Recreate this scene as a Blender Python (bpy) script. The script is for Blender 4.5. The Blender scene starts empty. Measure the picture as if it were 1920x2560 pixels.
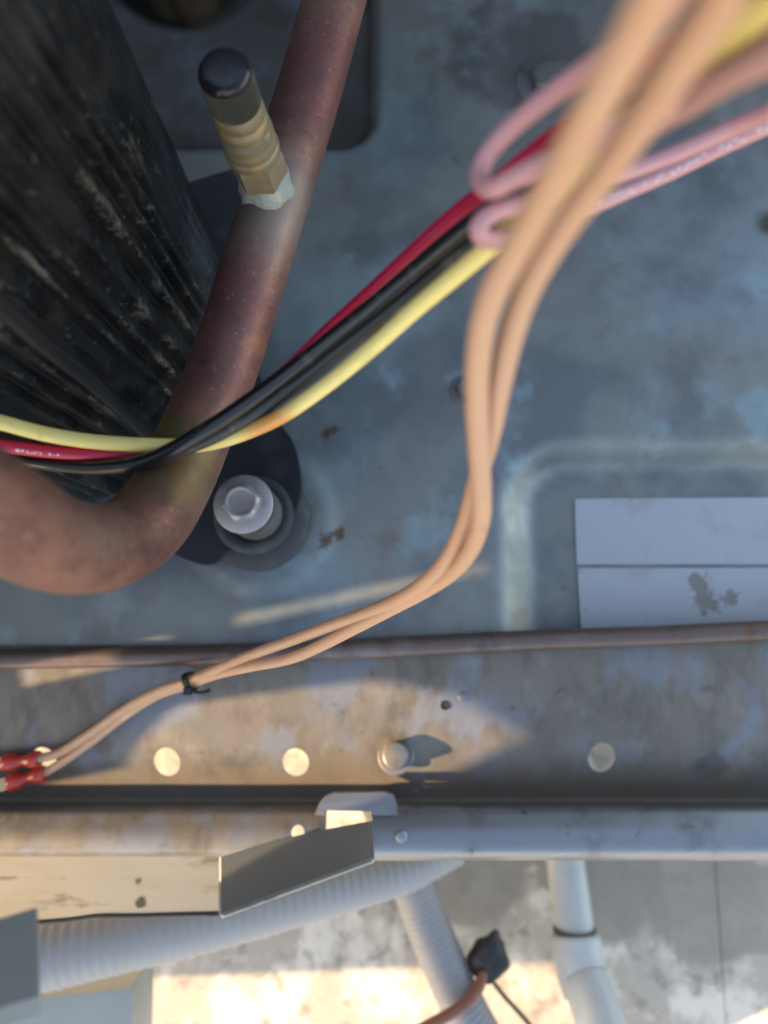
import bpy, bmesh, math, random
from mathutils import Vector, Matrix, noise
random.seed(7)
SC = bpy.context.scene
COL = SC.collection
RAD = math.radians

# ------------------------------------------------------------------ camera
TILT = RAD(9.0)
CAMZ = 0.30
F = 2560 * 24 / 36.0
cd = bpy.data.cameras.new('camera')
cam = bpy.data.objects.new('camera', cd)
COL.objects.link(cam)
cam.location = (0, 0, CAMZ)
cam.rotation_euler = (TILT, 0, 0)
cd.sensor_fit = 'VERTICAL'
cd.sensor_height = 36
cd.sensor_width = 27
cd.lens = 24
cd.clip_start = 0.005
cd.clip_end = 200
cd.dof.use_dof = True
cd.dof.focus_distance = 0.222
cd.dof.aperture_fstop = 5.4
cd.dof.aperture_blades = 0
SC.camera = cam

# ------------------------------------------------------------------ sky and sun
SUN_EL = RAD(22)
SUN_AZ = RAD(12)           # the sun stands beyond -X, a little towards -Y
SDIR = Vector((-math.cos(SUN_EL) * math.cos(SUN_AZ), -math.cos(SUN_EL) * math.sin(SUN_AZ), math.sin(SUN_EL)))
wd = bpy.data.worlds.new('World')
SC.world = wd
wd.use_nodes = True
wn = wd.node_tree.nodes
bg = wn['Background']
sky = wn.new('ShaderNodeTexSky')
sky.sky_type = 'NISHITA'
sky.sun_disc = False
sky.sun_elevation = SUN_EL
sky.sun_rotation = math.atan2(SDIR.x, SDIR.y)
wd.node_tree.links.new(sky.outputs[0], bg.inputs[0])
bg.inputs[1].default_value = 0.15
sl = bpy.data.lights.new('sun', 'SUN')
sl.energy = 3.7
sl.angle = RAD(0.85)
sl.color = (1.0, 0.79, 0.54)
sun = bpy.data.objects.new('sun', sl)
COL.objects.link(sun)
sun.rotation_euler = SDIR.to_track_quat('Z', 'Y').to_euler()
SC.view_settings.view_transform = 'Standard'
SC.view_settings.look = 'None'
SC.view_settings.exposure = 2.05
SC.view_settings.gamma = 1.0
SC.view_settings.use_white_balance = True
SC.view_settings.white_balance_temperature = 8000
SC.view_settings.white_balance_tint = 12

# ------------------------------------------------------------------ pixel -> point helpers
CT, ST = math.cos(TILT), math.sin(TILT)
def ray(px, py):
    x, y, z = (px - 960) / F, -(py - 1280) / F, -1.0
    return Vector((x, y * CT - z * ST, y * ST + z * CT))
def PD(px, py, d):
    return Vector((0, 0, CAMZ)) + ray(px, py) * d
def PZ(px, py, z):
    r = ray(px, py)
    return Vector((0, 0, CAMZ)) + r * ((z - CAMZ) / r.z)
KS = 1920 / 1659.0
def S(x, y, d):
    return PD(x * KS, y * KS, d)

# ------------------------------------------------------------------ object helpers
def empty(name, label, cat, loc=(0, 0, 0), group=None):
    o = bpy.data.objects.new(name, None)
    COL.objects.link(o)
    o.location = loc
    o.empty_display_size = 0.01
    o['label'] = label; o['category'] = cat
    if group: o['group'] = group
    return o
def tag(o, label, cat, group=None):
    o['label'] = label; o['category'] = cat
    if group: o['group'] = group
    return o
def wloc(o):
    v = Vector(o.location)
    while o.parent:
        o = o.parent
        v += Vector(o.location)
    return v
def link(name, bm, m, parent=None, smooth=True, loc=None, angle=None):
    """bm is in world coordinates; the object's origin goes to loc (or the middle of the mesh)"""
    bmesh.ops.recalc_face_normals(bm, faces=bm.faces[:])
    if loc is None:
        n = max(1, len(bm.verts))
        c = Vector((0, 0, 0))
        for v in bm.verts: c += v.co
        loc = c / n
    loc = Vector(loc)
    bmesh.ops.translate(bm, vec=-loc, verts=bm.verts[:])
    if smooth:
        for f in bm.faces: f.smooth = True
        if angle:
            for e in bm.edges:
                if len(e.link_faces) == 2 and e.calc_face_angle(0) > RAD(angle):
                    e.smooth = False
    me = bpy.data.meshes.new(name)
    bm.to_mesh(me); bm.free()
    o = bpy.data.objects.new(name, me)
    COL.objects.link(o)
    if parent:
        o.parent = parent
        o.location = loc - wloc(parent)
    else:
        o.location = loc
    if m: me.materials.append(m)
    return o

def catmull(pts, n=8):
    P = [Vector(p) for p in pts]
    P = [P[0] * 2 - P[1]] + P + [P[-1] * 2 - P[-2]]
    out = []
    for i in range(1, len(P) - 2):
        p0, p1, p2, p3 = P[i - 1:i + 3]
        for k in range(n):
            t = k / n
            out.append(0.5 * ((2 * p1) + (p2 - p0) * t + (2 * p0 - 5 * p1 + 4 * p2 - p3) * t * t + (3 * p1 - p0 - 3 * p2 + p3) * t ** 3))
    out.append(P[-2])
    return out
def tube(bm, path, r, n=20, cap=True, rfun=None):
    rings = []
    T0 = (path[1] - path[0]).normalized()
    N = T0.orthogonal().normalized()
    L = 0.0
    for i, p in enumerate(path):
        if i: L += (p - path[i - 1]).length
        T = (path[min(i + 1, len(path) - 1)] - path[max(i - 1, 0)]).normalized()
        N = (N - T * N.dot(T)).normalized()
        B = T.cross(N)
        rr = r if rfun is None else rfun(L, i / (len(path) - 1))
        rings.append([bm.verts.new(p + (N * math.cos(2 * math.pi * k / n) + B * math.sin(2 * math.pi * k / n)) * rr) for k in range(n)])
    for a, b in zip(rings, rings[1:]):
        for k in range(n):
            bm.faces.new((a[k], a[(k + 1) % n], b[(k + 1) % n], b[k]))
    if cap:
        bm.faces.new(rings[0][::-1]); bm.faces.new(rings[-1])
    return bm
def frame(axis):
    z = Vector(axis).normalized()
    x = z.orthogonal().normalized()
    return x, z.cross(x), z
def lathe(bm, org, axis, prof, n=32, ripple=None, hexa=False, rot=0):
    x, y, z = frame(axis)
    org = Vector(org)
    rings = []
    for i, (r, h) in enumerate(prof):
        if r <= 1e-6:
            rings.append([bm.verts.new(org + z * h)]); continue
        ring = []
        for k in range(n):
            a = 2 * math.pi * k / n + rot
            rr = r
            if hexa:
                s = (a - rot) % (math.pi / 3) - math.pi / 6
                rr = r * math.cos(math.pi / 6) / math.cos(s)
            if ripple: rr += ripple(a, i, h)
            ring.append(bm.verts.new(org + (x * math.cos(a) + y * math.sin(a)) * rr + z * h))
        rings.append(ring)
    for a, b in zip(rings, rings[1:]):
        if len(a) == 1 and len(b) == 1: continue
        for k in range(n):
            k2 = (k + 1) % n
            if len(a) == 1: bm.faces.new((a[0], b[k2], b[k]))
            elif len(b) == 1: bm.faces.new((a[k], a[k2], b[0]))
            else: bm.faces.new((a[k], a[k2], b[k2], b[k]))
    return bm
def prism(bm, pts, vec):
    """closed polygon pts (3D) swept along vec"""
    a = [bm.verts.new(Vector(p)) for p in pts]
    b = [bm.verts.new(Vector(p) + Vector(vec)) for p in pts]
    n = len(pts)
    bm.faces.new(a); bm.faces.new(b[::-1])
    for k in range(n):
        bm.faces.new((a[k], b[k], b[(k + 1) % n], a[(k + 1) % n]))
    return bm
def soften(bm, w=0.0004, seg=2):
    es = [e for e in bm.edges if len(e.link_faces) == 2 and e.calc_face_angle(0) > RAD(35)]
    if es: bmesh.ops.bevel(bm, geom=es, offset=w, segments=seg, affect='EDGES', profile=0.5)
    return bm
def cut(o, cutbm, solver='EXACT'):
    bmesh.ops.recalc_face_normals(cutbm, faces=cutbm.faces[:])
    me = bpy.data.meshes.new('cutter'); cutbm.to_mesh(me); cutbm.free()
    c = bpy.data.objects.new('cutter', me); COL.objects.link(c)
    md = o.modifiers.new('cut', 'BOOLEAN'); md.object = c; md.operation = 'DIFFERENCE'; md.solver = solver
    bpy.context.view_layer.update()
    dg = bpy.context.evaluated_depsgraph_get()
    new = bpy.data.meshes.new_from_object(o.evaluated_get(dg))
    o.modifiers.clear()
    o.data = new
    bpy.data.objects.remove(c); bpy.data.meshes.remove(me)

# ------------------------------------------------------------------ materials
def mat(name, base, rough=0.5, metal=0.0, layers=(), bump=(), rlay=None, coat=0, spec=0.5):
    """layers: (colour, scale, lo, hi, detail, (sx,sy,sz), amount); spot layers: ('spot', colour, centre, radius, softness, noise, amount)"""
    m = bpy.data.materials.new(name); m.use_nodes = True
    nt = m.node_tree; N = nt.nodes; L = nt.links
    b = N['Principled BSDF']
    b.inputs['Metallic'].default_value = metal
    b.inputs['Roughness'].default_value = rough
    b.inputs['Specular IOR Level'].default_value = spec
    b.inputs['Coat Weight'].default_value = coat
    geo = N.new('ShaderNodeNewGeometry')
    tc = N.new('ShaderNodeTexCoord')
    rgb = N.new('ShaderNodeRGB'); rgb.outputs[0].default_value = (*base, 1)
    cur = rgb.outputs[0]
    def mapped(scale, seed):
        mp = N.new('ShaderNodeMapping'); L.new(tc.outputs['Object'], mp.inputs[0])
        mp.inputs['Scale'].default_value = scale
        mp.inputs['Location'].default_value = (seed * 1.37, seed * 0.71, seed * 2.1)
        return mp.outputs[0]
    def nz(scale, detail, st, seed, rough_=0.6):
        t = N.new('ShaderNodeTexNoise'); L.new(mapped(st, seed), t.inputs['Vector'])
        t.inputs['Scale'].default_value = scale; t.inputs['Detail'].default_value = detail
        t.inputs['Roughness'].default_value = rough_
        return t.outputs['Fac']
    def ramp(fac, lo, hi, amount):
        r = N.new('ShaderNodeMapRange'); L.new(fac, r.inputs[0])
        r.interpolation_type = 'SMOOTHSTEP'
        r.inputs[1].default_value = lo; r.inputs[2].default_value = hi
        r.inputs[3].default_value = 0; r.inputs[4].default_value = amount
        return r.outputs[0]
    for i, ly in enumerate(layers):
        if ly[0] == 'spot':
            _, colr, cen, rad, soft, nzamt, amt = ly[:7]
            nsc = ly[7] if len(ly) > 7 else 1.0 / max(rad, 1e-4) * 1.5
            vm = N.new('ShaderNodeVectorMath'); vm.operation = 'DISTANCE'
            L.new(geo.outputs['Position'], vm.inputs[0]); vm.inputs[1].default_value = cen
            nn = nz(nsc, 5, (1, 1, 1), i + 3)
            ma = N.new('ShaderNodeMath'); ma.operation = 'MULTIPLY_ADD'
            L.new(nn, ma.inputs[0]); ma.inputs[1].default_value = nzamt * rad * 2; L.new(vm.outputs['Value'], ma.inputs[2])
            fac = ramp(ma.outputs[0], rad * (1 + nzamt) - soft, rad * (1 + nzamt) + soft, -1.0)
            inv = N.new('ShaderNodeMath'); inv.operation = 'MULTIPLY_ADD'
            L.new(fac, inv.inputs[0]); inv.inputs[1].default_value = amt; inv.inputs[2].default_value = amt
            fac = inv.outputs[0]
        else:
            colr, sc, lo, hi, det, st, amt = ly
            fac = ramp(nz(sc, det, st, i + 1), lo, hi, amt)
        mx = N.new('ShaderNodeMix'); mx.data_type = 'RGBA'
        L.new(fac, mx.inputs[0]); L.new(cur, mx.inputs[6]); mx.inputs[7].default_value = (*colr, 1)
        cur = mx.outputs[2]
    L.new(cur, b.inputs['Base Color'])
    if rlay:
        sc, lo, hi, r0, r1 = rlay
        r = N.new('ShaderNodeMapRange'); L.new(nz(sc, 5, (1, 1, 1), 9), r.inputs[0])
        r.inputs[1].default_value = lo; r.inputs[2].default_value = hi
        r.inputs[3].default_value = r0; r.inputs[4].default_value = r1
        L.new(r.outputs[0], b.inputs['Roughness'])
    prev = None
    for i, (sc, det, st, strength, dist) in enumerate(bump):
        bp = N.new('ShaderNodeBump'); L.new(nz(sc, det, st, i + 20), bp.inputs['Height'])
        bp.inputs['Strength'].default_value = strength; bp.inputs['Distance'].default_value = dist
        if prev: L.new(prev, bp.inputs['Normal'])
        prev = bp.outputs[0]
    if prev: L.new(prev, b.inputs['Normal'])
    return m
U = (1, 1, 1)
def sp(px, py, z=0): return tuple(PZ(px, py, z))
M = {}
LZ = -.0119
M['pan'] = mat('galvanised_floor', (0.215, 0.225, 0.215), 0.38, 0.50, [
    ('spot', (0.19, 0.26, 0.275), sp(930, 300), .036, .016, .5, .75, 30),
    ('spot', (0.20, 0.27, 0.285), sp(900, 780), .036, .016, .6, .75, 34),
    ('spot', (0.19, 0.26, 0.28), sp(800, 1120), .026, .012, .6, .6, 38),
    ('spot', (0.20, 0.28, 0.31), sp(760, 1470), .024, .010, .6, .75, 45),
    ('spot', (0.22, 0.26, 0.29), sp(1780, 600), .050, .018, .7, .7, 30),
    ('spot', (0.125, 0.12, 0.12), sp(1290, 130), .034, .004, .6, .8, 45),
    ('spot', (0.145, 0.142, 0.145), sp(1080, 950), .024, .010, .6, .7, 45),
    ((0.115, 0.135, 0.15), 16, .45, .62, 9, U, .7),
    ((0.33, 0.34, 0.34), 30, .54, .72, 9, (1, .5, 1), .45),
    ((0.16, 0.13, 0.115), 34, .55, .68, 9, U, .5),
    ((0.14, 0.10, 0.07), 75, .64, .74, 6, U, .5),
    ((0.25, 0.38, 0.41), 24, .56, .68, 9, U, .55),
    ('spot', (0.10, 0.05, 0.022), sp(815, 1085), .0026, .0014, 2.2, .9, 260),
    ('spot', (0.10, 0.05, 0.022), sp(835, 1075), .0018, .0012, 2.2, .9, 340),
    ('spot', (0.10, 0.05, 0.022), sp(812, 1352), .0032, .0016, 2.2, .9, 260),
    ('spot', (0.10, 0.05, 0.022), sp(845, 1335), .0026, .0014, 2.2, .85, 300),
    ('spot', (0.05, 0.04, 0.025), sp(1925, 560), .006, .004, .4, .9),
    ((0.45, 0.46, 0.46), 420, .71, .78, 3, U, .5)],
    bump=[(90, 6, U, .15, .001), (500, 3, U, .1, .0003)], rlay=(40, .3, .7, .30, .55))
M['recess'] = mat('dark_recess_floor', (0.085, 0.078, 0.074), 0.5, 0.25, [  # darker brown colour for the recess floor
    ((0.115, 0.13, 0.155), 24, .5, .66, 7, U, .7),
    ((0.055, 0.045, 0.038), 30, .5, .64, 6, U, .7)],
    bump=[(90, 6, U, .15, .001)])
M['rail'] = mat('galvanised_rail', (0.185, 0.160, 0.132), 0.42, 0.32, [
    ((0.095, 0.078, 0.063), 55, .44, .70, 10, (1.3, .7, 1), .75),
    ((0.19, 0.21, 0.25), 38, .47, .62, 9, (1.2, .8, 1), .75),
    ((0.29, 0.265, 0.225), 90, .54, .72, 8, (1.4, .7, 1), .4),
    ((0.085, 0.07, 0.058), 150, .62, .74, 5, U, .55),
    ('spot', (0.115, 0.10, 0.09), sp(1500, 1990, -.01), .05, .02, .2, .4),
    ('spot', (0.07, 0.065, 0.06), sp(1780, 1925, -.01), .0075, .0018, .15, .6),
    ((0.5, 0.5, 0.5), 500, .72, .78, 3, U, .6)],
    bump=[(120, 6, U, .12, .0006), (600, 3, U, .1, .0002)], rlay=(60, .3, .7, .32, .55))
def groove_shade(m, z0, z1, col, amt):
    """shade in the bottom of a groove, painted as brown and mixed in by height"""
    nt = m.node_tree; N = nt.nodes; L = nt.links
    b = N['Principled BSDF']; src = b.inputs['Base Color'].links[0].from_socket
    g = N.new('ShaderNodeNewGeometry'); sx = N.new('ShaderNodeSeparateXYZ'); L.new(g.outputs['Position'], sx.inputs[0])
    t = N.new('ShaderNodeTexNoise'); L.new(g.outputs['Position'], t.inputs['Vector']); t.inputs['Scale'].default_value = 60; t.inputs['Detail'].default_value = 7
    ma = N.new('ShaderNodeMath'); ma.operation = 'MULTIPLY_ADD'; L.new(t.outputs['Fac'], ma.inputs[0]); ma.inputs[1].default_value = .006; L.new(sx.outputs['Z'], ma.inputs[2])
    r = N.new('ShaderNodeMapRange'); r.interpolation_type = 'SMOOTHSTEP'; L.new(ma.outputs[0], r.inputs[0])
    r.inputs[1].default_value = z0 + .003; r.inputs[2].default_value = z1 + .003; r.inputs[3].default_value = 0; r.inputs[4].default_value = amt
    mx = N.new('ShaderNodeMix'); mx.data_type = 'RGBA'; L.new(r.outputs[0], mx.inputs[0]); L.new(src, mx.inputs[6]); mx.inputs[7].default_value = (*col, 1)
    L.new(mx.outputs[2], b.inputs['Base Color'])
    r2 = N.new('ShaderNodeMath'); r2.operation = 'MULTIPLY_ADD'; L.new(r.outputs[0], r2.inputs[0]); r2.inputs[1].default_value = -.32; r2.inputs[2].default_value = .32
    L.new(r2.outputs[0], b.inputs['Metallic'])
groove_shade(M['rail'], -.009, -.017, (.15, .12, .09), .85)  # groove shade painted into the rail colour
M['splice'] = mat('galvanised_splice', (0.27, 0.28, 0.30), 0.28, 0.75, [
    ((0.15, 0.145, 0.15), 45, .5, .66, 7, U, .6),
    ((0.10, 0.085, 0.07), 130, .62, .72, 5, U, .6)],
    bump=[(140, 5, U, .12, .0005)], rlay=(60, .3, .7, .30, .5))
M['flange'] = mat('bracket_steel', (0.36, 0.325, 0.26), 0.34, 0.5, [
    ((0.30, 0.25, 0.17), 30, .44, .66, 10, (.3, 1.2, 1), .75),
    ((0.58, 0.54, 0.46), 60, .55, .68, 8, (.25, 1.2, 1), .5),
    ((0.13, 0.105, 0.07), 110, .57, .68, 8, (.3, 1, 1), .7),
    ('spot', (0.045, 0.04, 0.035), sp(352, 2256, .003), .0022, .0007, .6, .9, 500),
    ('spot', (0.06, 0.05, 0.04), sp(345, 2202, .001), .0014, .0007, .6, .8, 500)],
    bump=[(60, 5, (.3, 1, 1), .2, .0008)])
M['tab'] = mat('painted_bracket_tab', (0.20, 0.225, 0.245), 0.34, 0.5, [
    ((0.27, 0.285, 0.30), 30, .5, .7, 6, (1, 1, .4), .6),
    ((0.4, 0.41, 0.42), 300, .69, .74, 4, (1, 1, .3), .6)],
    bump=[(200, 4, U, .08, .0003)])
M['copper'] = mat('weathered_copper', (0.220, 0.105, 0.080), 0.40, 0.50, [
    ('spot', (0.17, 0.06, 0.058), tuple(PD(560, 820, .215)), .024, .012, .6, .7),
    ('spot', (0.17, 0.055, 0.055), tuple(PD(790, 200, .235)), .022, .010, .6, .7),
    ((0.130, 0.060, 0.055), 50, .44, .62, 10, U, .85),
    ((0.27, 0.175, 0.145), 26, .50, .68, 9, U, .5),
    ((0.30, 0.12, 0.065), 60, .60, .70, 8, U, .55),
    ((0.085, 0.04, 0.045), 420, .55, .66, 5, U, .45),
    ((0.32, 0.25, 0.23), 480, .60, .72, 3, U, .45),
    ('spot', (0.245, 0.19, 0.165), tuple(PD(690, 500, .222)), .017, .009, .35, .75),
    ('spot', (0.13, 0.125, 0.03), tuple(PD(412, 1065, .202)), .0055, .0025, .5, .75),
    ('spot', (0.17, 0.15, 0.06), tuple(PD(450, 1140, .195)), .014, .008, .4, .6),
    ('spot', (0.04, 0.018, 0.012), tuple(PD(434, 1072, .197)), .0018, .0006, .4, .9),
    ('spot', (0.03, 0.015, 0.012), tuple(PD(412, 1098, .195)), .0017, .0006, .4, .9)],
    bump=[(700, 5, U, .25, .0004), (80, 5, U, .1, .0006)], rlay=(90, .3, .7, .40, .62))
M['tube'] = mat('old_copper_tube', (0.15, 0.105, 0.095), 0.4, 0.5, [
    ((0.24, 0.20, 0.20), 40, .5, .66, 6, U, .6),
    ((0.16, 0.075, 0.035), 70, .57, .68, 6, U, .7),
    ((0.06, 0.05, 0.05), 50, .55, .7, 6, U, .6)], bump=[(300, 4, U, .12, .0003)])
M['jacket'] = mat('black_jacket', (0.0045, 0.005, 0.0055), 0.34, 0.0, [
    ((0.016, 0.021, 0.028), 25, .48, .66, 6, (1, 1, .4), .8),
    ((0.03, 0.038, 0.048), 20, .55, .7, 6, U, .5),
    ((0.09, 0.085, 0.075), 240, .60, .72, 8, U, .55),
    ((0.4, 0.36, 0.28), 900, .735, .77, 3, (1, 1, .5), .6)],
    bump=[(320, 8, (1, 1, .7), .35, .0008), (60, 4, (1, 1, .3), .12, .002)], rlay=(70, .35, .65, .22, .6))
def ridge_dust(m):
    nt = m.node_tree; N = nt.nodes; L = nt.links
    b = N['Principled BSDF']
    src = b.inputs['Base Color'].links[0].from_socket
    a = N.new('ShaderNodeAttribute'); a.attribute_name = 'ridge_dust'
    tc = N.new('ShaderNodeTexCoord'); mp = N.new('ShaderNodeMapping'); L.new(tc.outputs['Object'], mp.inputs[0]); mp.inputs['Scale'].default_value = (1, 1, .75)
    t = N.new('ShaderNodeTexNoise'); L.new(mp.outputs[0], t.inputs['Vector']); t.inputs['Scale'].default_value = 420; t.inputs['Detail'].default_value = 8; t.inputs['Roughness'].default_value = .7
    t2 = N.new('ShaderNodeTexNoise'); L.new(mp.outputs[0], t2.inputs['Vector']); t2.inputs['Scale'].default_value = 60; t2.inputs['Detail'].default_value = 6
    ad = N.new('ShaderNodeMath'); ad.operation = 'ADD'; L.new(t.outputs['Fac'], ad.inputs[0]); L.new(t2.outputs['Fac'], ad.inputs[1])
    ad2 = N.new('ShaderNodeMath'); ad2.operation = 'MULTIPLY_ADD'; L.new(a.outputs['Fac'], ad2.inputs[0]); ad2.inputs[1].default_value = .45; L.new(ad.outputs[0], ad2.inputs[2])
    r = N.new('ShaderNodeMapRange'); L.new(ad2.outputs[0], r.inputs[0]); r.inputs[1].default_value = 1.20; r.inputs[2].default_value = 1.42; r.inputs[4].default_value = .85
    mx = N.new('ShaderNodeMix'); mx.data_type = 'RGBA'; L.new(r.outputs[0], mx.inputs[0]); L.new(src, mx.inputs[6]); mx.inputs[7].default_value = (.15, .137, .115, 1)
    L.new(mx.outputs[2], b.inputs['Base Color'])
ridge_dust(M['jacket'])
M['blackpaint'] = mat('black_painted_steel', (0.009, 0.011, 0.015), 0.45, 0.0, [
    ((0.028, 0.032, 0.038), 60, .5, .68, 6, U, .7)], bump=[(400, 3, U, .1, .0003)])
M['rubber'] = mat('rubber', (0.035, 0.040, 0.045), 0.6, 0.0, [
    ((0.09, 0.085, 0.07), 90, .52, .68, 6, U, .6)], bump=[(400, 3, U, .15, .0003)])
M['bolt'] = mat('dusty_zinc', (0.34, 0.325, 0.33), 0.42, 0.45, [
    ((0.24, 0.235, 0.25), 120, .5, .66, 6, U, .6),
    ((0.36, 0.30, 0.20), 90, .58, .68, 5, U, .4)], bump=[(500, 4, U, .15, .0003)])
M['sleeve'] = mat('dull_zinc', (0.15, 0.15, 0.15), 0.5, 0.4, [((0.08, 0.07, 0.05), 90, .5, .66, 5, U, .6)])
M['cap'] = mat('black_cap', (0.010, 0.011, 0.015), 0.20, 0.0, [
    ((0.06, 0.06, 0.075), 700, .60, .72, 4, U, .7)], bump=[(900, 4, U, .15, .0002)])
M['capside'] = mat('dusty_black_cap', (0.055, 0.053, 0.045), 0.5, 0.0, [
    ((0.11, 0.10, 0.08), 220, .5, .68, 5, U, .6)])
M['brass'] = mat('dusty_brass', (0.255, 0.205, 0.125), 0.5, 0.3, [
    ((0.42, 0.25, 0.09), 90, .55, .64, 3, U, .6),
    ((0.17, 0.135, 0.08), 160, .54, .68, 6, U, .7),
    ((0.33, 0.28, 0.21), 70, .55, .66, 5, U, .6)], bump=[(600, 4, U, .2, .0003)])
M['solder'] = mat('oxidised_solder', (0.27, 0.30, 0.27), 0.7, 0.0, [
    ((0.16, 0.30, 0.32), 260, .54, .64, 6, U, .6),
    ((0.48, 0.43, 0.33), 160, .54, .66, 5, U, .7)], bump=[(700, 5, U, .5, .0006)])
def wire_mat(name, c, rough=.38, dirt=(.1, .08, .06), amt=.25, extra=()):
    return mat(name, c, rough, 0.0, [(dirt, 130, .56, .72, 6, U, amt), *extra], bump=[(500, 3, U, .06, .0002)])
M['red'] = wire_mat('red_insulation', (0.55, 0.012, 0.06), .30)
M['yellow'] = wire_mat('yellow_insulation', (0.88, 0.70, 0.24), .4, (.35, .25, .08), .3,
    [('spot', (0.70, 0.16, 0.02), tuple(S(590, 918, .186)),   .008, .005, .2, .7)])
M['black'] = wire_mat('black_insulation', (0.009, 0.011, 0.014), .22, (.09, .08, .06), .5)
M['blackdusty'] = wire_mat('dusty_black_insulation', (0.030, 0.030, 0.028), .42, (.15, .135, .10), .8)
M['peach'] = wire_mat('peach_insulation', (0.60, 0.335, 0.205), .5, (.36, .19, .12), .5)
M['pink'] = wire_mat('pink_insulation', (0.60, 0.29, 0.30), .45)
M['mauve'] = wire_mat('mauve_insulation', (0.50, 0.27, 0.22), .45)
M['white'] = mat('white_ink', (0.75, 0.66, 0.62), 0.5)
M['nylon'] = mat('black_nylon', (0.012, 0.013, 0.015), 0.35)
M['redplastic'] = mat('red_connector_plastic', (0.50, 0.035, 0.018), 0.28, 0, [((0.22, 0.02, 0.02), 120, .5, .65, 4, U, .6)], coat=.3)
M['tin'] = mat('tinned_copper', (0.55, 0.42, 0.33), 0.35, 0.7)
M['sticker'] = mat('grey_label', (0.36, 0.385, 0.42), 0.5, 0.1, [
    ((0.30, 0.30, 0.31), 60, .5, .68, 6, U, .6),
    ((0.22, 0.19, 0.17), 150, .63, .72, 5, U, .5)], bump=[(150, 4, U, .06, .0003)])
M['stickerb'] = mat('grey_label_residue', (0.36, 0.385, 0.42), 0.5, 0.1, [
    ((0.30, 0.30, 0.31), 60, .5, .68, 6, U, .6),
    ('spot', (0.20, 0.18, 0.16), sp(1745, 1455, LZ), .0042, .0007, 1.6, .9, 200),
    ('spot', (0.20, 0.18, 0.16), sp(1765, 1505, LZ), .0052, .0008, 1.5, .9, 230),
    ('spot', (0.20, 0.18, 0.16), sp(1825, 1495, LZ), .0036, .0008, 1.6, .85, 300),
    ((0.22, 0.19, 0.17), 150, .63, .72, 5, U, .5)], bump=[(150, 4, U, .06, .0003)])
M['conduit'] = mat('grey_white_conduit', (0.33, 0.315, 0.31), 0.55, 0.0, [
    ((0.33, 0.31, 0.28), 40, .5, .7, 5, U, .5)])
M['conduitcore'] = mat('grey_conduit', (0.27, 0.262, 0.275), 0.5, 0.0, [((0.34, 0.32, 0.28), 30, .5, .7, 5, U, .5)])
M['pvc'] = mat('grey_pvc', (0.46, 0.485, 0.49), 0.4, 0.0, [
    ((0.42, 0.38, 0.36), 60, .52, .7, 5, (1, 1, .5), .5),
    ((0.45, 0.22, 0.17), 200, .68, .74, 3, U, .35)])
M['gasket'] = mat('dark_gasket', (0.06, 0.07, 0.065), 0.6)
M['tape'] = mat('black_tape', (0.014, 0.014, 0.014), 0.45, 0, bump=[(200, 5, U, .4, .001)])
M['browncable'] = wire_mat('brown_cable', (0.24, 0.09, 0.055), .45)
M['greypaint'] = mat('grey_green_paint', (0.21, 0.215, 0.20), 0.5, 0.1, [((0.13, 0.13, 0.12), 40, .5, .7, 4, U, .5)])
M['greypaint2'] = mat('light_grey_paint', (0.30, 0.325, 0.32), 0.5, 0.0, [((0.25, 0.26, 0.25), 30, .5, .7, 4, U, .5)])
M['motor'] = mat('black_enamel', (0.002, 0.002, 0.0025), 0.12)
M['ground'] = mat('weathered_concrete', (0.42, 0.375, 0.32), 0.85, 0.0, [
    ((0.68, 0.63, 0.55), 42, .46, .60, 10, (1, .7, 1), .85),
    ((0.22, 0.195, 0.17), 75, .52, .64, 9, U, .65),
    ((0.64, 0.58, 0.48), 110, .58, .66, 6, U, .5),
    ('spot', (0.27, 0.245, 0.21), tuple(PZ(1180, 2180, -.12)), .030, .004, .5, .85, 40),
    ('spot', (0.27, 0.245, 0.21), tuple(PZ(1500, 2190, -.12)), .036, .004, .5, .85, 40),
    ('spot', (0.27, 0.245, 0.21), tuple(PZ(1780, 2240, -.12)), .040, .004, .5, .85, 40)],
    bump=[(60, 8, U, .4, .002)])
M['joint'] = mat('dark_joint_dirt', (0.16, 0.145, 0.125), 0.9)
M['blocker'] = mat('blocker_paint', (0.42, 0.40, 0.35), 0.5, 0.0, [((0.34, 0.31, 0.27), 12, .5, .7, 5, U, .5)])  # paint of the added sun blocker

# ------------------------------------------------------------------ ground
GZ = -0.12
bm = bmesh.new()
prism(bm, [(-12, -12, GZ - .05), (12, -12, GZ - .05), (12, 12, GZ - .05), (-12, 12, GZ - .05)], (0, 0, .044))
ground = link('ground', bm, M['joint'], smooth=False, loc=(0, 0, GZ))
ground['kind'] = 'structure'
jx = PZ(1812, 2500, GZ).x
def slab(x0, x1, y0, y1):
    bm = bmesh.new()
    prism(bm, [(x0, y0, GZ - .005), (x1, y0, GZ - .005), (x1, y1, GZ - .005), (x0, y1, GZ - .005)], (0, 0, .005))
    soften(bm, .0015)
    o = link('concrete_slab', bm, M['ground'], ground, smooth=True, angle=40, loc=(jx, 0, GZ))
slab(-11, jx - .0003, -11, 11)
slab(jx + .0003, 11, -11, 11)

# ------------------------------------------------------------------ base pan
pan = empty('base_pan', 'stained galvanised steel base pan with drain holes along its front rail', 'base pan', (0, 0, 0))
XMIN, XMAX = -.34, .34
YR = PZ(960, 1612, 0).y
YMAX = .42
def sstep(a, b, x):
    t = min(1, max(0, (x - a) / (b - a)))
    return t * t * (3 - 2 * t)
def rrect(x, y, cx, cy, hx, hy, r):
    qx, qy = abs(x - cx) - hx + r, abs(y - cy) - hy + r
    return math.hypot(max(qx, 0), max(qy, 0)) + min(max(qx, qy), 0) - r
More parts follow.
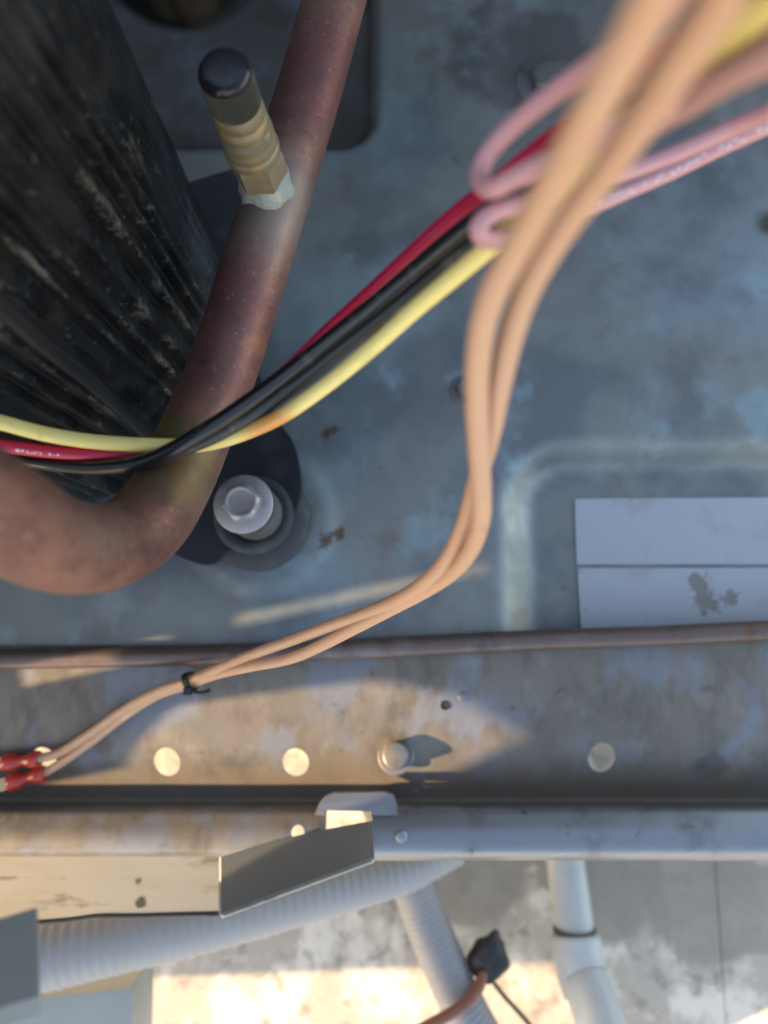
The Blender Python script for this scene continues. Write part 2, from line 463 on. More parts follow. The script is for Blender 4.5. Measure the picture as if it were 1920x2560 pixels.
# recess at the upper left
rc = PZ(948, 395, -.006)
rec = (rc.x - .18, rc.y + .15, .18, .15, .020)
# raised panel at the right with the labels inside a lower field
e1 = PZ(1290, 1130, 0)
e2 = PZ(1290, 1640, 0)
emb = (e1.x + .15, (e1.y + e2.y) / 2 - .02, .15, (e1.y - e2.y) / 2 + .02, .026)
g1 = PZ(655, 1300, 0)
def floor_z(x, y):
    z = 0.0
    d = rrect(x, y, *rec)
    z -= .010 * (1 - sstep(-.008, .001, d))
    d = rrect(x, y, *emb)
    side = abs(x - emb[0]) - emb[2] - (abs(y - emb[1]) - emb[3])
    w = .0085 + .0035 * sstep(-.015, .015, side)
    z -= .0124 * (1 - sstep(-w, w, d))
    d = math.hypot(x - g1.x, y - g1.y)
    z += .002 * (1 - sstep(.028, .036, d))
    z += .0006 * noise.noise(Vector((x * 22, y * 22, 0))) + .00018 * noise.noise(Vector((x * 90, y * 90, 4)))
    return z
bm = bmesh.new()
nx, ny = 330, 250
grid = []
for j in range(ny + 1):
    row = []
    y = YR + (YMAX - YR) * (j / ny) ** 1.25
    for i in range(nx + 1):
        x = XMIN + (XMAX - XMIN) * i / nx
        row.append(bm.verts.new((x, y, floor_z(x, y))))
    grid.append(row)
for j in range(ny):
    for i in range(nx):
        bm.faces.new((grid[j][i], grid[j][i + 1], grid[j + 1][i + 1], grid[j + 1][i]))
fp = link('floor_panel', bm, M['pan'], pan, loc=(0, 0, 0))
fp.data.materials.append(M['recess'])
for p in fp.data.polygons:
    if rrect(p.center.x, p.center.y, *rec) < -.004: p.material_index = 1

# front rail: profile across Y swept along X, a folded 1.2 mm sheet
prof = [(1585, -.0022), (1660, -.0020), (1720, -.0026), (1790, -.0042), (1850, -.0062), (1900, -.0095), (1945, -.0138), (1975, -.0172), (1998, -.0184), (2008, -.0168), (2015, -.0110), (2021, -.0045), (2030, -.0008), (2055, .0020), (2080, .0042), (2105, .0054), (2124, .0052), (2136, .0030), (2142, -.002)]
def prof_pts(off=0.0, lo=0, hi=99):
    P = [Vector((PZ(960, p, z).y, z)) for p, z in prof if lo <= p <= 9999]
    C = catmull([(p.x, p.y, 0) for p in P], 4)
    P = [Vector((c.x, c.y)) for c in C]
    out = []
    for i, p in enumerate(P):
        t = (P[min(i + 1, len(P) - 1)] - P[max(i - 1, 0)]).normalized()
        n = Vector((-t.y, t.x))
        if n.y < 0: n = -n
        if abs(t.x) < .3 and t.x > 0: n = -n
        out.append((p, n))
    return out
def strip(x0, x1, off, th, lo=0, dx=.004, skirt=.018, seed=0):
    P = prof_pts(lo=lo)
    ring = [p + n * off for p, n in P]
    last = ring[-1]
    ring += [Vector((last.x + .0002, last.y - skirt * .5)), Vector((last.x + .0003, last.y - skirt))]
    inner = [p + Vector((0, -th)) for p in ring[:-2]]
    inner[-1] = ring[-3] + Vector((.0011, -th))
    inner[-2] = ring[-4] + Vector((.0006, -th))
    inner += [ring[-2] + Vector((.0011, 0)), ring[-1] + Vector((.0011, 0))]
    loop = ring + inner[::-1]
    bm = bmesh.new()
    n = max(2, int((x1 - x0) / dx))
    secs = []
    for k in range(n + 1):
        x = x0 + (x1 - x0) * k / n
        w = .00022 * noise.noise(Vector((x * 25, seed, 0)))
        secs.append([bm.verts.new((x, p.x, p.y + w)) for p in loop])
    m = len(loop)
    for a, b in zip(secs, secs[1:]):
        for k in range(m):
            bm.faces.new((a[k], a[(k + 1) % m], b[(k + 1) % m], b[k]))
    bm.faces.new(secs[0][::-1]); bm.faces.new(secs[-1])
    return bm
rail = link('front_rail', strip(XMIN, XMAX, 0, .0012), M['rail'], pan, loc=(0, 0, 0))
def zprof(py):
    for (a, za), (b, zb) in zip(prof, prof[1:]):
        if a <= py <= b: return za + (zb - za) * (py - a) / (b - a)
    return 0
cb = bmesh.new()
for px, py, r in [(113, 1924, 31), (419, 1926, 32), (740, 1927, 31), (1503, 1915, 33)]:
    c = PZ(px, py, zprof(py)); v = ray(px, py)
    rr = r * (CAMZ - c.z) / F
    lathe(cb, (c.x, c.y, c.z - .02), (0, .18, 1), [(0, 0), (rr, 0), (rr, .05), (0, .05)], 40)
c = PZ(743, 2086, .006)
lathe(cb, (c.x, c.y, -.03), (0, 0, 1), [(0, 0), (.0027, 0), (.0027, .05), (0, .05)], 28)
# slot
def slot_pts(grow=0.0):
    q = [PZ(x, y, zz) for x, y, zz in ((816, 2024, .0), (930, 2026, .0), (934, 2112, .006), (814, 2112, .006))]
    q[0] += Vector((-grow, grow, 0)); q[1] += Vector((grow, grow, 0)); q[2] += Vector((grow, -grow, 0)); q[3] += Vector((-grow, -grow, 0))
    return [Vector((p.x, p.y, -.03)) for p in q]
prism(cb, slot_pts(), (0, 0, .06))
cut(rail, cb, 'FAST')
# splice plate lying over the right half of the rail
xs = PZ(800, 2050, .005).x
spl = link('splice_plate', strip(xs, XMAX - .002, .0014, .0011, lo=2016, skirt=.017, seed=5), M['splice'], pan, loc=(0, 0, 0))
cb = bmesh.new()
prism(cb, slot_pts(), (0, 0, .06))
cut(spl, cb)
for o in (rail, spl):
    for p in o.data.polygons: p.use_smooth = True
    bmx = bmesh.new(); bmx.from_mesh(o.data)
    for e in bmx.edges:
        if len(e.link_faces) == 2 and e.calc_face_angle(0) > RAD(38): e.smooth = False
    bmx.to_mesh(o.data); bmx.free()
# upstanding tongue of the splice plate that lies in the groove
q = [(788, 2032, .0002), (800, 2004, -.0012), (816, 1986, -.0024), (838, 1977, -.0030), (960, 1975, -.0031), (984, 1982, -.0027), (992, 2004, -.0012), (994, 2032, .0002)]
bm = bmesh.new()
top = [PZ(x, y, z) + Vector((0, 0, .0016)) for x, y, z in q]
prism(bm, top, (0, -.0004, .0011))
cb = bmesh.new(); prism(cb, slot_pts(.0002), (0, 0, .06))
tong = link('splice_tongue', bm, M['splice'], pan, smooth=False, loc=(0, 0, 0))
cut(tong, cb)

# labels
def sheet(name, q, z, th, m, parent, bev=.0003):
    bm = bmesh.new()
    prism(bm, [PZ(x, y, z) for x, y in q], (0, 0, th))
    return link(name, bm, m, parent, smooth=False)
st = sheet('sticker', [(1436, 1247), (2050, 1243), (2050, 1411), (1441, 1411)], LZ, .0005, M['sticker'], pan)
st['label'] = 'blank grey upper sticker'
st = sheet('sticker', [(1443, 1420), (2050, 1420), (2050, 1563), (1452, 1570)], LZ, .0005, M['stickerb'], pan)
st['label'] = 'lower grey sticker with dark glue residue'

# rail bolt
c = PZ(990, 1890, -.0084)
ax = Vector((-.04, .22, 1)).normalized()
hb = bpy.data.objects.new('rail_bolt', None); COL.objects.link(hb); hb.parent = pan; hb.location = c; hb.empty_display_size = .005
bm = bmesh.new(); lathe(bm, c, ax, [(0, 0), (.0074, 0), (.0078, .0004), (.0078, .0011), (.0074, .0015), (0, .0015)], 40); link('washer', bm, M['rail'], hb, angle=40, loc=c)
bm = bmesh.new(); lathe(bm, c, ax, [(0, .0014), (.0056, .0014), (.0056, .0082), (.0053, .0088), (.0046, .0091), (0, .0090)], 36); link('bolt_head', bm, M['rail'], hb, angle=60, loc=c)
# rivets and screws of the pan
def stud(name, px, py, z, r, h, m, washer=0):
    c = PZ(px, py, z)
    if washer:
        bm = bmesh.new(); lathe(bm, c, (0, 0, 1), [(0, 0), (washer, 0), (washer, .0006), (washer * .96, .0009), (r, .0009), (0, .0009)], 32)
        w = link(name, bm, m, pan, angle=40, loc=c)
        bm = bmesh.new(); lathe(bm, c, (0, 0, 1), [(0, .0008), (r, .0008), (r, h * .8), (r * .85, h), (0, h)], 30, hexa=True); link('screw_head', bm, m, w, angle=40, loc=c)
        return w
    bm = bmesh.new(); lathe(bm, c, (0, 0, 1), [(0, 0), (r, 0), (r, h * .5), (r * .8, h * .85), (0, h)], 28)
    return link(name, bm, m, pan, angle=60, loc=c)
stud('rivet', 1003, 2090, .0072, .0025, .0011, M['splice'])
stud('rivet', 1157, 1742, -.0029, .0022, .0008, M['rail'])
stud('rivet', 1400, 1732, -.0028, .0010, .0006, M['sleeve'])
stud('screw', 1160, 975, 0, .0042, .0045, M['sleeve'], .0068)
stud('screw', 1365, 205, 0, .0085, .0055, M['sleeve'], .0150)
c = PZ(1112, 1763, -.0034)
bm = bmesh.new(); lathe(bm, c, (0, 0, 1), [(0, .0002), (.0014, .0002), (.0019, .0006), (.0021, 0)], 24); link('pin_hole', bm, M['blackpaint'], pan, loc=c)

# thin tube along the seam
seam = empty('thin_copper_tube', 'thin dull brown tube running along the seam between floor and rail', 'tube', PZ(960, 1610, .003))
path = catmull([PZ(x, y, .0036) for x, y in ((-330, 1656), (0, 1648), (300, 1642), (640, 1634), (960, 1620), (1300, 1602), (1640, 1590), (1920, 1577), (2300, 1566))], 10)
bm = bmesh.new(); tube(bm, path, .0044, 20); link('tube', bm, M['tube'], seam, loc=(0, 0, 0))

# ------------------------------------------------------------------ compressor
CC = Vector((-.164, .136, 0)); CR = .097
comp = empty('compressor', 'black compressor in a pleated dusty jacket, bolted beside the copper pipe', 'compressor', CC)
bm = bmesh.new()
NT, NZ_ = 1000, 110
HT = .27
pl = []
random.seed(11)
a = 0
while a < 2 * math.pi:
    w = random.uniform(.05, .115)
    pl.append((a, w, random.uniform(.4, 1.0), random.uniform(.18, .45), random.uniform(-.05, .05)))
    a += w
tot = a
pl = [(p[0] * 2 * math.pi / tot, p[1] * 2 * math.pi / tot, *p[2:]) for p in pl]
def pleat(th):
    th %= 2 * math.pi
    for a0, w, amp, pk, _ in pl:
        if a0 <= th < a0 + w:
            t = (th - a0) / w
            v = t / pk if t < pk else (1 - t) / (1 - pk)
            return amp * (v ** .8)
    return 0
pcache = [pleat(2 * math.pi * k / 4096) for k in range(4096)]
rings = []
dustv = []
for j in range(NZ_ + 1):
    z = .004 + HT * j / NZ_
    ring = []
    for k in range(NT):
        th = 2 * math.pi * k / NT
        # pleats fade where the jacket is pulled smooth on its right side
        dth = abs((th - RAD(35) + math.pi) % (2 * math.pi) - math.pi)
        sm = .10 + .90 * sstep(RAD(22), RAD(62), dth)
        wob = .008 * noise.noise(Vector((math.cos(th) * 2, math.sin(th) * 2, z * 9))) + .25 * (z - .1)
        pv = pcache[int(((th + wob) % (2 * math.pi)) / (2 * math.pi) * 4096) % 4096]
        amp = .0052 * (.65 + .5 * noise.noise(Vector((math.cos(th) * 5, math.sin(th) * 5, z * 6))))
        r = CR - .004 + sm * amp * pv * 1.7
        r += .0010 * noise.noise(Vector((math.cos(th) * 8, math.sin(th) * 8, z * 25)))
        r += .0003 * sm * noise.noise(Vector((math.cos(th) * 40, math.sin(th) * 40, z * 60)))
        r -= .004 * (1 - sstep(0, .02, z)) 
        dustv.append(max(0.0, sm * (pv - .25) * 1.4 * (.5 + .8 * noise.noise(Vector((math.cos(th) * 3, math.sin(th) * 3, z * 4 + 5))))))
        ring.append(bm.verts.new((CC.x + r * math.cos(th), CC.y + r * math.sin(th), z)))
    rings.append(ring)
for A, B in zip(rings, rings[1:]):
    for k in range(NT):
        bm.faces.new((A[k], A[(k + 1) % NT], B[(k + 1) % NT], B[k]))
bm.faces.new(rings[-1])
jk = link('jacket', bm, M['jacket'], comp, loc=CC)
at_ = jk.data.attributes.new('ridge_dust', 'FLOAT', 'POINT')
at_.data.foreach_set('value', dustv)
# base plate under the jacket, pointing to the mounting bolt
BG = PZ(640, 1292, .008)
outl = [(300, 1200), (420, 1000), (440, 800), (400, 500), (470, 468), (560, 440), (640, 425), (640, 520), (620, 700), (640, 900), (690, 1040), (735, 1110), (752, 1180), (752, 1240), (720, 1300), (600, 1340), (540, 1410), (470, 1400), (400, 1350)]
outl_s = [(p.x, p.y) for p in catmull([(x, y, 0) for x, y in outl] + [(*outl[0], 0)], 5)][:-1]
bm = bmesh.new()
prism(bm, [PZ(x, y, .0105) for x, y in outl_s], (0, 0, .0030)); soften(bm, .0008)
link('base_plate', bm, M['blackpaint'], comp, angle=50)
bm = bmesh.new()
lathe(bm, (BG.x, BG.y, .0005), (0, 0, 1), [(0, 0), (.0210, 0), (.0232, .002), (.0232, .0052), (.0208, .0068), (.0160, .0074), (.0160, .0098), (.0172, .0112), (.0168, .0140), (.0150, .0150), (.0125, .0146), (.0110, .0125), (0, .0125)], 64)
link('rubber_grommet', bm, M['rubber'], comp, angle=50)
B0 = PD(608, 1260, .2695)
bx, by = PZ(608, 1260, B0.z).x, PZ(608, 1260, B0.z).y
bax = Vector((-.02, 0.03, 1)).normalized()
bm = bmesh.new()
lathe(bm, (bx + .0015, by - .0008, .010), (0, 0, 1), [(.0, 0), (.0112, 0), (.0112, B0.z - .0110 - .0012), (.0, B0.z - .0110 - .0012)], 48)
link('spacer_sleeve', bm, M['sleeve'], comp, angle=50)
mb = bpy.data.objects.new('mounting_bolt', None); COL.objects.link(mb); mb.parent = comp; mb.location = Vector((bx, by, B0.z)) - CC; mb.empty_display_size = .005
bm = bmesh.new()
lathe(bm, (bx, by, B0.z - .0012), bax, [(0, 0), (.0112, 0), (.0118, .0003), (.0119, .0009), (.0114, .0014), (.0085, .0017), (.0066, .0022), (0, .0022)], 64)
link('flange', bm, M['bolt'], mb, angle=60, loc=(bx, by, B0.z))
bm = bmesh.new()
lathe(bm, (bx, by, B0.z), bax, [(.0078, .0004), (.0077, .0042)], 48, hexa=True, rot=.45)
lathe(bm, (bx, by, B0.z), bax, [(.0062, .0052), (.0055, .0053), (.0050, .0050), (.0044, .0048), (0, .0048)], 48, rot=.45)
bm.verts.ensure_lookup_table()
for k_ in range(48):
    a_, b_ = bm.verts[48 + k_], bm.verts[48 + (k_ + 1) % 48]
    c_, d_ = bm.verts[96 + k_], bm.verts[96 + (k_ + 1) % 48]
    bm.faces.new((a_, b_, d_, c_))
link('hex_head', bm, M['bolt'], mb, angle=28, loc=(bx, by, B0.z))

# black cable lying down the jacket
def jhit(px, py, out=.006):
    r = ray(px, py); o = Vector((0, 0, CAMZ))
    R = CR + out
    ox, oy = o.x - CC.x, o.y - CC.y
    A = r.x ** 2 + r.y ** 2; Bq = 2 * (ox * r.x + oy * r.y); Cq = ox * ox + oy * oy - R * R
    D = Bq * Bq - 4 * A * Cq
    if D < 0: return None
    return o + r * ((-Bq - math.sqrt(D)) / (2 * A))
pts = [jhit(x, y) for x, y in ((-140, 640), (0, 762), (95, 850), (190, 925), (290, 1010), (370, 1090), (420, 1150))]
pts = [p for p in pts if p]
bm = bmesh.new(); tube(bm, catmull(pts, 8), .0024, 16)
tag(link('jacket_cable', bm, M['nylon']), 'thin black cable running diagonally down the dusty compressor jacket', 'cable')

# ------------------------------------------------------------------ suction pipe with the service valve
PR = .0112
suct = empty('suction_line', 'thick weathered copper pipe with an elbow and a capped service valve', 'copper pipe', PD(590, 900, .225))
ctr = [(-330, 1080, .118), (-160, 1190, .127), (0, 1284, .140), (110, 1347, .153), (210, 1372, .167), (300, 1355, .181), (375, 1300, .192), (425, 1225, .202), (462, 1150, .210), (510, 1035, .218), (556, 926, .224), (630, 694, .229), (700, 463, .233), (772, 231, .241), (836, 0, .248), (890, -200, .252), (950, -420, .256)]
bm = bmesh.new(); tube(bm, catmull([PD(*c) for c in ctr], 14), PR, 44); link('pipe', bm, M['copper'], suct, loc=(0, 0, 0))
VB = PD(664, 462, .2225)
best = None
for k in range(300):
    z = VB.z + k * .0004
    v = Vector((VB.x, VB.y, z)) - Vector((0, 0, CAMZ))
    cy, cz = v.y * CT + v.z * ST, -v.y * ST + v.z * CT
    py = 1280 - F * cy / -cz; px = 960 + F * v.x / -cz
    e = abs(py - 168)
    if best is None or e < best[0]: best = (e, k * .0004, px, -cz)
HV = best[1]
print('valve height', HV, 'px', best[2], 'depth', best[3])
VT = PD(556, 168, best[3])
vax = (VT - VB).normalized(); HV = (VT - VB).length
sv = bpy.data.objects.new('service_valve', None); COL.objects.link(sv); sv.parent = suct; sv.location = VB - wloc(suct); sv.empty_display_size = .005
def H(t): return t * HV
bm = bmesh.new()
def blob(a, i, h): return (.0024 if i < 2 else .0010) * noise.noise(Vector((math.cos(a) * 2.2, math.sin(a) * 2.2, h * 400 + i))) + .0006 * noise.noise(Vector((math.cos(a) * 7, math.sin(a) * 7, h * 900 + i)))
lathe(bm, VB, vax, [(.0092, -.0035), (.0090, -.0008), (.0086, H(.03)), (.0078, H(.09)), (.0060, H(.16)), (0, H(.17))], 48, ripple=blob)
link('solder_joint', bm, M['solder'], sv, loc=VB)
k = best[3] / F
r0 = 57 * .205 / F
bm = bmesh.new()
lathe(bm, VB, vax, [(.0060, H(.07)), (.0078, H(.10)), (.0086, H(.13)), (.0086, H(.29)), (.0082, H(.33)), (.0060, H(.34))], 48, hexa=True, rot=.3)
link('hex_nut', bm, M['brass'], sv, angle=30, loc=VB)
bm = bmesh.new()
lathe(bm, VB, vax, [(.0066, H(.30)), (.0082, H(.335)), (.0084, H(.35)), (.0084, H(.385)), (.0078, H(.395)), (.0077, H(.405)), (.0080, H(.415)), (.0080, H(.47)), (.0078, H(.48)), (.0080, H(.49)), (.0079, H(.535)), (.0071, H(.545)), (.0070, H(.56)), (.0075, H(.57)), (.0075, H(.63)), (.0070, H(.64)), (.0070, H(.655)), (.0074, H(.665)), (.0073, H(.72)), (.0070, H(.745)), (.0, H(.76))], 48,
      ripple=lambda a, i, h: .00012 * noise.noise(Vector((math.cos(a) * 3, math.sin(a) * 3, h * 200))))
link('valve_stem', bm, M['brass'], sv, angle=50, loc=VB)
CRad = 66 * best[3] / F
bm = bmesh.new()
def knurl(a, i, h): return .00026 * math.cos(a * 45)
lathe(bm, VB, vax, [(CRad * .90, H(.735)), (CRad * .99, H(.74)), (CRad * 1.05, H(.755)), (CRad * 1.02, H(.95))], 360, ripple=knurl)
link('valve_cap', bm, M['capside'], sv, angle=50, loc=VB)
bm = bmesh.new()
lathe(bm, VB, vax, [(CRad * 1.0, H(.945)), (CRad * 1.05, H(.95)), (CRad * 1.04, H(.965)), (CRad * 1.0, H(.979)), (CRad * .95, H(.988)), (CRad * .88, H(.994)), (CRad * .80, H(.997)), (CRad * .4, H(.999)), (0, H(1.0))], 64)
link('cap_top', bm, M['cap'], sv, angle=70, loc=VB)

# ------------------------------------------------------------------ wires
def wire(name, label, pts, r, m, group=None, n=18, sub=10, cat='wire'):
    bm = bmesh.new(); P = catmull([S(*p) for p in pts], sub); tube(bm, P, r, n)
    o = link(name, bm, m); tag(o, label, cat, group)
    return o, P
def marks(P, s0, s1, pattern, r, m, parent, ang=0, w=.0007, raise_=.00006, ln=.0011):
    """little printed glyph-like dashes lying on a wire: each (offset, length, height) in mm; real flat ink on the wire's camera-ward side"""
    L = [0]
    for a, b in zip(P, P[1:]): L.append(L[-1] + (b - a).length)
    def at(s):
        for i in range(len(L) - 1):
            if L[i + 1] >= s:
                t = (s - L[i]) / (L[i + 1] - L[i]); return P[i].lerp(P[i + 1], t), (P[i + 1] - P[i]).normalized()
        return P[-1], (P[-1] - P[-2]).normalized()
    bm = bmesh.new()
    for off, ln_, v0, v1 in pattern:
        prev = None
        steps = 3
        for q in range(steps + 1):
            p, t = at(s0 + off + ln_ * q / steps)
            up = (Vector((0, 0, CAMZ)) - p); up = (up - t * up.dot(t)).normalized(); sd = t.cross(up)
            row = []
            for kk in range(3):
                al = ang + (v0 + (v1 - v0) * kk / 2)
                row.append(bm.verts.new(p + (up * math.cos(al) + sd * math.sin(al)) * (r + raise_)))
            if prev:
                for kk in range(2): bm.faces.new((prev[kk], prev[kk + 1], row[kk + 1], row[kk]))
            prev = row
    o = link('print', bm, m, parent)
    return o
G1 = 'power wires crossing in front of the copper pipe'
red, RP = wire('red_wire', 'crimson red wire running from left edge up past the black wires', [(-120, 945, .186), (0, 962, .188), (100, 975, .190), (200, 981, .192), (300, 978, .193), (380, 962, .196), (440, 930, .200), (520, 880, .201), (620, 800, .196), (700, 722, .190), (800, 630, .180), (900, 536, .170), (1000, 448, .160), (1100, 372, .148), (1190, 300, .140), (1330, 195, .125), (1450, 105, .112), (1600, -10, .098)], .00185, M['red'], G1)
marks(RP, .019, 0, [(.000, .0010, -.15, .25), (.0014, .0008, -.15, .1), (.0028, .0004, -.15, .25), (.0034, .0010, .1, .25), (.0047, .0004, -.15, .25), (.0053, .0006, -.15, -.02), (.0062, .0004, -.1, .25), (.0085, .0006, -.15, .2), (.0095, .0007, .1, .2), (.0106, .0006, -.1, .2)], .00185, M['white'], red, ang=.35)
yel, YP = wire('yellow_wire', 'pale yellow wire with an orange scorch, lowest of the crossing bundle', [(-120, 880, .182), (0, 912, .184), (100, 938, .187), (200, 954, .189), (300, 961, .190), (370, 963, .191), (430, 961, .193), (500, 945, .190), (600, 903, .184), (700, 835, .177), (800, 754, .169), (900, 665, .160), (1000, 582, .150), (1090, 505, .141), (1190, 425, .133), (1300, 320, .122), (1400, 228, .110), (1500, 140, .100), (1600, 62, .090), (1720, -30, .080)], .0021, M['yellow'], G1)
blk, BP = wire('black_wire', 'glossy black wire lying over the copper pipe beneath the red wire', [(-120, 930, .197), (-40, 968, .198), (40, 990, .197), (130, 1004, .194), (230, 1008, .191), (330, 991, .188), (430, 938, .185), (520, 880, .183), (620, 808, .180), (720, 728, .175), (820, 648, .168), (900, 580, .162), (1000, 497, .153), (1100, 425, .145), (1200, 350, .136), (1330, 255, .125), (1480, 160, .112), (1640, 70, .098), (1760, 10, .090)], .0022, M['black'], G1)
blk2, _ = wire('black_wire', 'dust-covered black wire between the glossy black wire and the yellow wire', [(250, 1003, 0.1955), (331, 993, 0.192), (444, 950, 0.189), (536, 901, 0.186), (637, 831, 0.183), (737, 753, 0.178), (837, 676, 0.171), (917, 611, 0.165), (1017, 529, 0.156), (1117, 461, 0.148), (1217, 389, 0.14), (1347, 299, 0.13), (1497, 214, 0.118), (1657, 134, 0.104), (1787, 69, 0.096)], .0021, M['blackdusty'], G1)

G2 = 'peach wires hanging in front of the pan'
def peach(label, pts, term):
    t = empty('peach_wire', label, 'wire', S(*pts[len(pts) // 2]), G2)
    bm = bmesh.new(); P = catmull([S(*p) for p in pts], 10); tube(bm, P, .0023, 20, rfun=lambda L, t: .00245 - .0006 * t); link('insulation', bm, M['peach'], t, loc=wloc(t))
    # crimp terminal: a waisted red sleeve and a flat tinned blade
    e, d = P[-1], (P[-1] - P[-4]).normalized()
    td = term.normalized()
    tm = bpy.data.objects.new('terminal', None); COL.objects.link(tm); tm.parent = t; tm.location = e - wloc(t); tm.empty_display_size = .003
    bm = bmesh.new()
    lathe(bm, e - td * .0012, td, [(.0021, 0), (.0033, .0001), (.0036, .0006), (.0035, .0034), (.0030, .0050), (.0024, .0060), (.0023, .0085), (.0027, .0100), (.0034, .0110), (.0037, .0125), (.0037, .0155), (.0031, .0160), (.0019, .0160)], 28)
    link('sleeve', bm, M['redplastic'], tm, angle=60, loc=e)
    bm = bmesh.new()
    x, y, z = frame(td)
    a = e + td * .0145
    sdv = Vector((0, 0, 1)).cross(td).normalized()
    prism(bm, [a - sdv * .0026, a + sdv * .0026, a + sdv * .0026 + td * .012, a - sdv * .0026 + td * .012], (0, 0, .0009)); soften(bm, .0002)
    link('blade', bm, M['tin'], tm, angle=50, loc=e)
    return P
D = lambda a, b, t: a + (b - a) * t
tdir_unused = (PZ(-60, 2010, -.002) - PZ(60, 1960, -.002))
peach('left one of the two blurred peach wires, nearest the camera at the top', [(1520, -200, .058), (1440, -60, .063), (1375, 70, .069), (1285, 230, .077), (1200, 385, .088), (1125, 520, .100), (1062, 640, .110), (1036, 745, .119), (1030, 850, .128), (1033, 950, .137), (1039, 1050, .146), (1038, 1125, .155), (1014, 1192, .168), (972, 1240, .182), (915, 1278, .197), (840, 1318, .211), (760, 1360, .224), (690, 1396, .236), (625, 1423, .245), (540, 1440, .254), (470, 1456, .268), (415, 1476, .279), (340, 1502, .285), (270, 1546, .2885), (200, 1600, .2905), (140, 1643, .292), (92, 1672, .292)], PZ(-30, 1990, -.004) - PZ(62, 1966, -.004))
peach('right one of the two blurred peach wires, ending at the red terminal beside the hole', [(1700, -190, .062), (1600, -70, .067), (1540, 30, .072), (1455, 155, .079), (1365, 290, .088), (1285, 400, .097), (1205, 510, .106), (1140, 625, .115), (1102, 735, .123), (1078, 840, .131), (1058, 940, .141), (1030, 1040, .154), (1004, 1130, .166), (968, 1205, .178), (920, 1256, .190), (860, 1295, .205), (790, 1325, .218), (710, 1353, .231), (630, 1383, .243), (550, 1412, .252), (470, 1445, .266), (415, 1468, .277), (340, 1494, .283), (265, 1535, .287), (190, 1588, .2895), (130, 1625, .291), (80, 1640, .291)], PZ(-60, 1905, -.004) - PZ(80, 1890, -.002))
# cable tie
tc_ = S(411, 1472, .278); tt = (S(470, 1450, .259) - S(345, 1498, .266)).normalized()
x, y, z = frame(tt)
bm = bmesh.new()
loopp = []
for k in range(33):
    a = 2 * math.pi * k / 32
    loopp.append(tc_ + (x * math.cos(a) * 1.15 + y * math.sin(a)) * .0033)
rgs = []
for k, p in enumerate(loopp[:-1]):
    o = (p - tc_).normalized()
    rgs.append([bm.verts.new(p + o * a_ * .0005 + tt * b_ * .0011) for a_, b_ in ((1, 1), (1, -1), (-1, -1), (-1, 1))])
for k in range(32):
    A, B = rgs[k], rgs[(k + 1) % 32]
    for q in range(4): bm.faces.new((A[q], A[(q + 1) % 4], B[(q + 1) % 4], B[q]))
tail = catmull([tc_ + Vector((.001, -.003, .0022)), tc_ + Vector((.0035, -.0042, .002)), tc_ + Vector((.0070, -.0040, .0015)), tc_ + Vector((.0085, -.0030, .001))], 6)
tube(bm, tail, .0008, 8)
hd = bmesh.new(); prism(hd, [tc_ + Vector(v) for v in ((-.0016, -.0050, .0014), (.0016, -.0050, .0014), (.0016, -.0022, .0014), (-.0016, -.0022, .0014))], (0, 0, .0026)); soften(hd, .0003)
mh = bpy.data.meshes.new('tmp'); hd.to_mesh(mh); hd.free(); bm.from_mesh(mh); bpy.data.meshes.remove(mh)
tag(link('cable_tie', bm, M['nylon'], angle=50), 'black cable tie holding the two peach wires together above the rail', 'cable tie')

# pink wires folded back on themselves at the upper right
G3 = 'pink wires folded at the upper right'
wire('pink_wire', 'upper blurred pink wire folded into a loop near the dark screw washer', [(1560, -120, .085), (1440, 20, .096), (1345, 95, .105), (1240, 170, .114), (1140, 245, .122), (1070, 312, .127), (1040, 362, .129), (1040, 395, .128), (1062, 408, .125), (1110, 385, .122), (1200, 340, .117), (1310, 290, .111), (1420, 240, .105), (1540, 180, .098), (1680, 95, .090), (1800, 20, .084)], .0018, M['pink'], G3)
pk, PP = wire('pink_wire', 'lower pink wire with white print, folded into a loop behind the peach wires', [(1850, 120, .120), (1700, 222, .132), (1580, 278, .142), (1450, 335, .147), (1340, 376, .147), (1240, 410, .142), (1140, 436, .134), (1075, 456, .129), (1040, 480, .128), (1036, 505, .129), (1060, 518, .133), (1120, 505, .140), (1190, 482, .148), (1270, 451, .156), (1350, 415, .160), (1450, 372, .163), (1560, 318, .160), (1680, 262, .155), (1850, 170, .146)], .0018, M['pink'], G3)
tl = sum((b - a).length for a, b in zip(PP, PP[1:]))
# arc length of the printed run starts just right of the peach wires
s_start = None; acc = 0
for a, b in zip(PP, PP[1:]):
    acc += (b - a).length
    if (a - S(1270, 451, .156)).length < .003 and s_start is None: s_start = acc
pat = []
s = .0
random.seed(4)
for grp in (3, 5, 1, 2, 6, 4, 2, 3, 5):
    for k in range(grp):
        if random.random() < .5: pat.append((s, .0003, -.28, .28))
        v = random.choice([-.32, -.08, .2]); pat.append((s, .0011, v, v + .2))
        if random.random() < .6: pat.append((s + .0008, .0003, -.28, .1))
        s += .0016
    s += .0022
marks(PP, s_start, 0, pat, .0018, M['white'], pk, ang=0)
wire('brown_wire', 'blurred brownish wire crossing behind the yellow wire at the upper right edge', [(1300, 335, .128), (1380, 285, .116), (1470, 235, .104), (1560, 178, .094), (1659, 128, .087), (1800, 60, .080)], .0019, M['mauve'])
wire('brown_wire', 'blurred brown wire at the top edge above the yellow wire', [(1410, 190, .118), (1500, 60, .096), (1570, -20, .086), (1680, -120, .078)], .0019, M['mauve'])

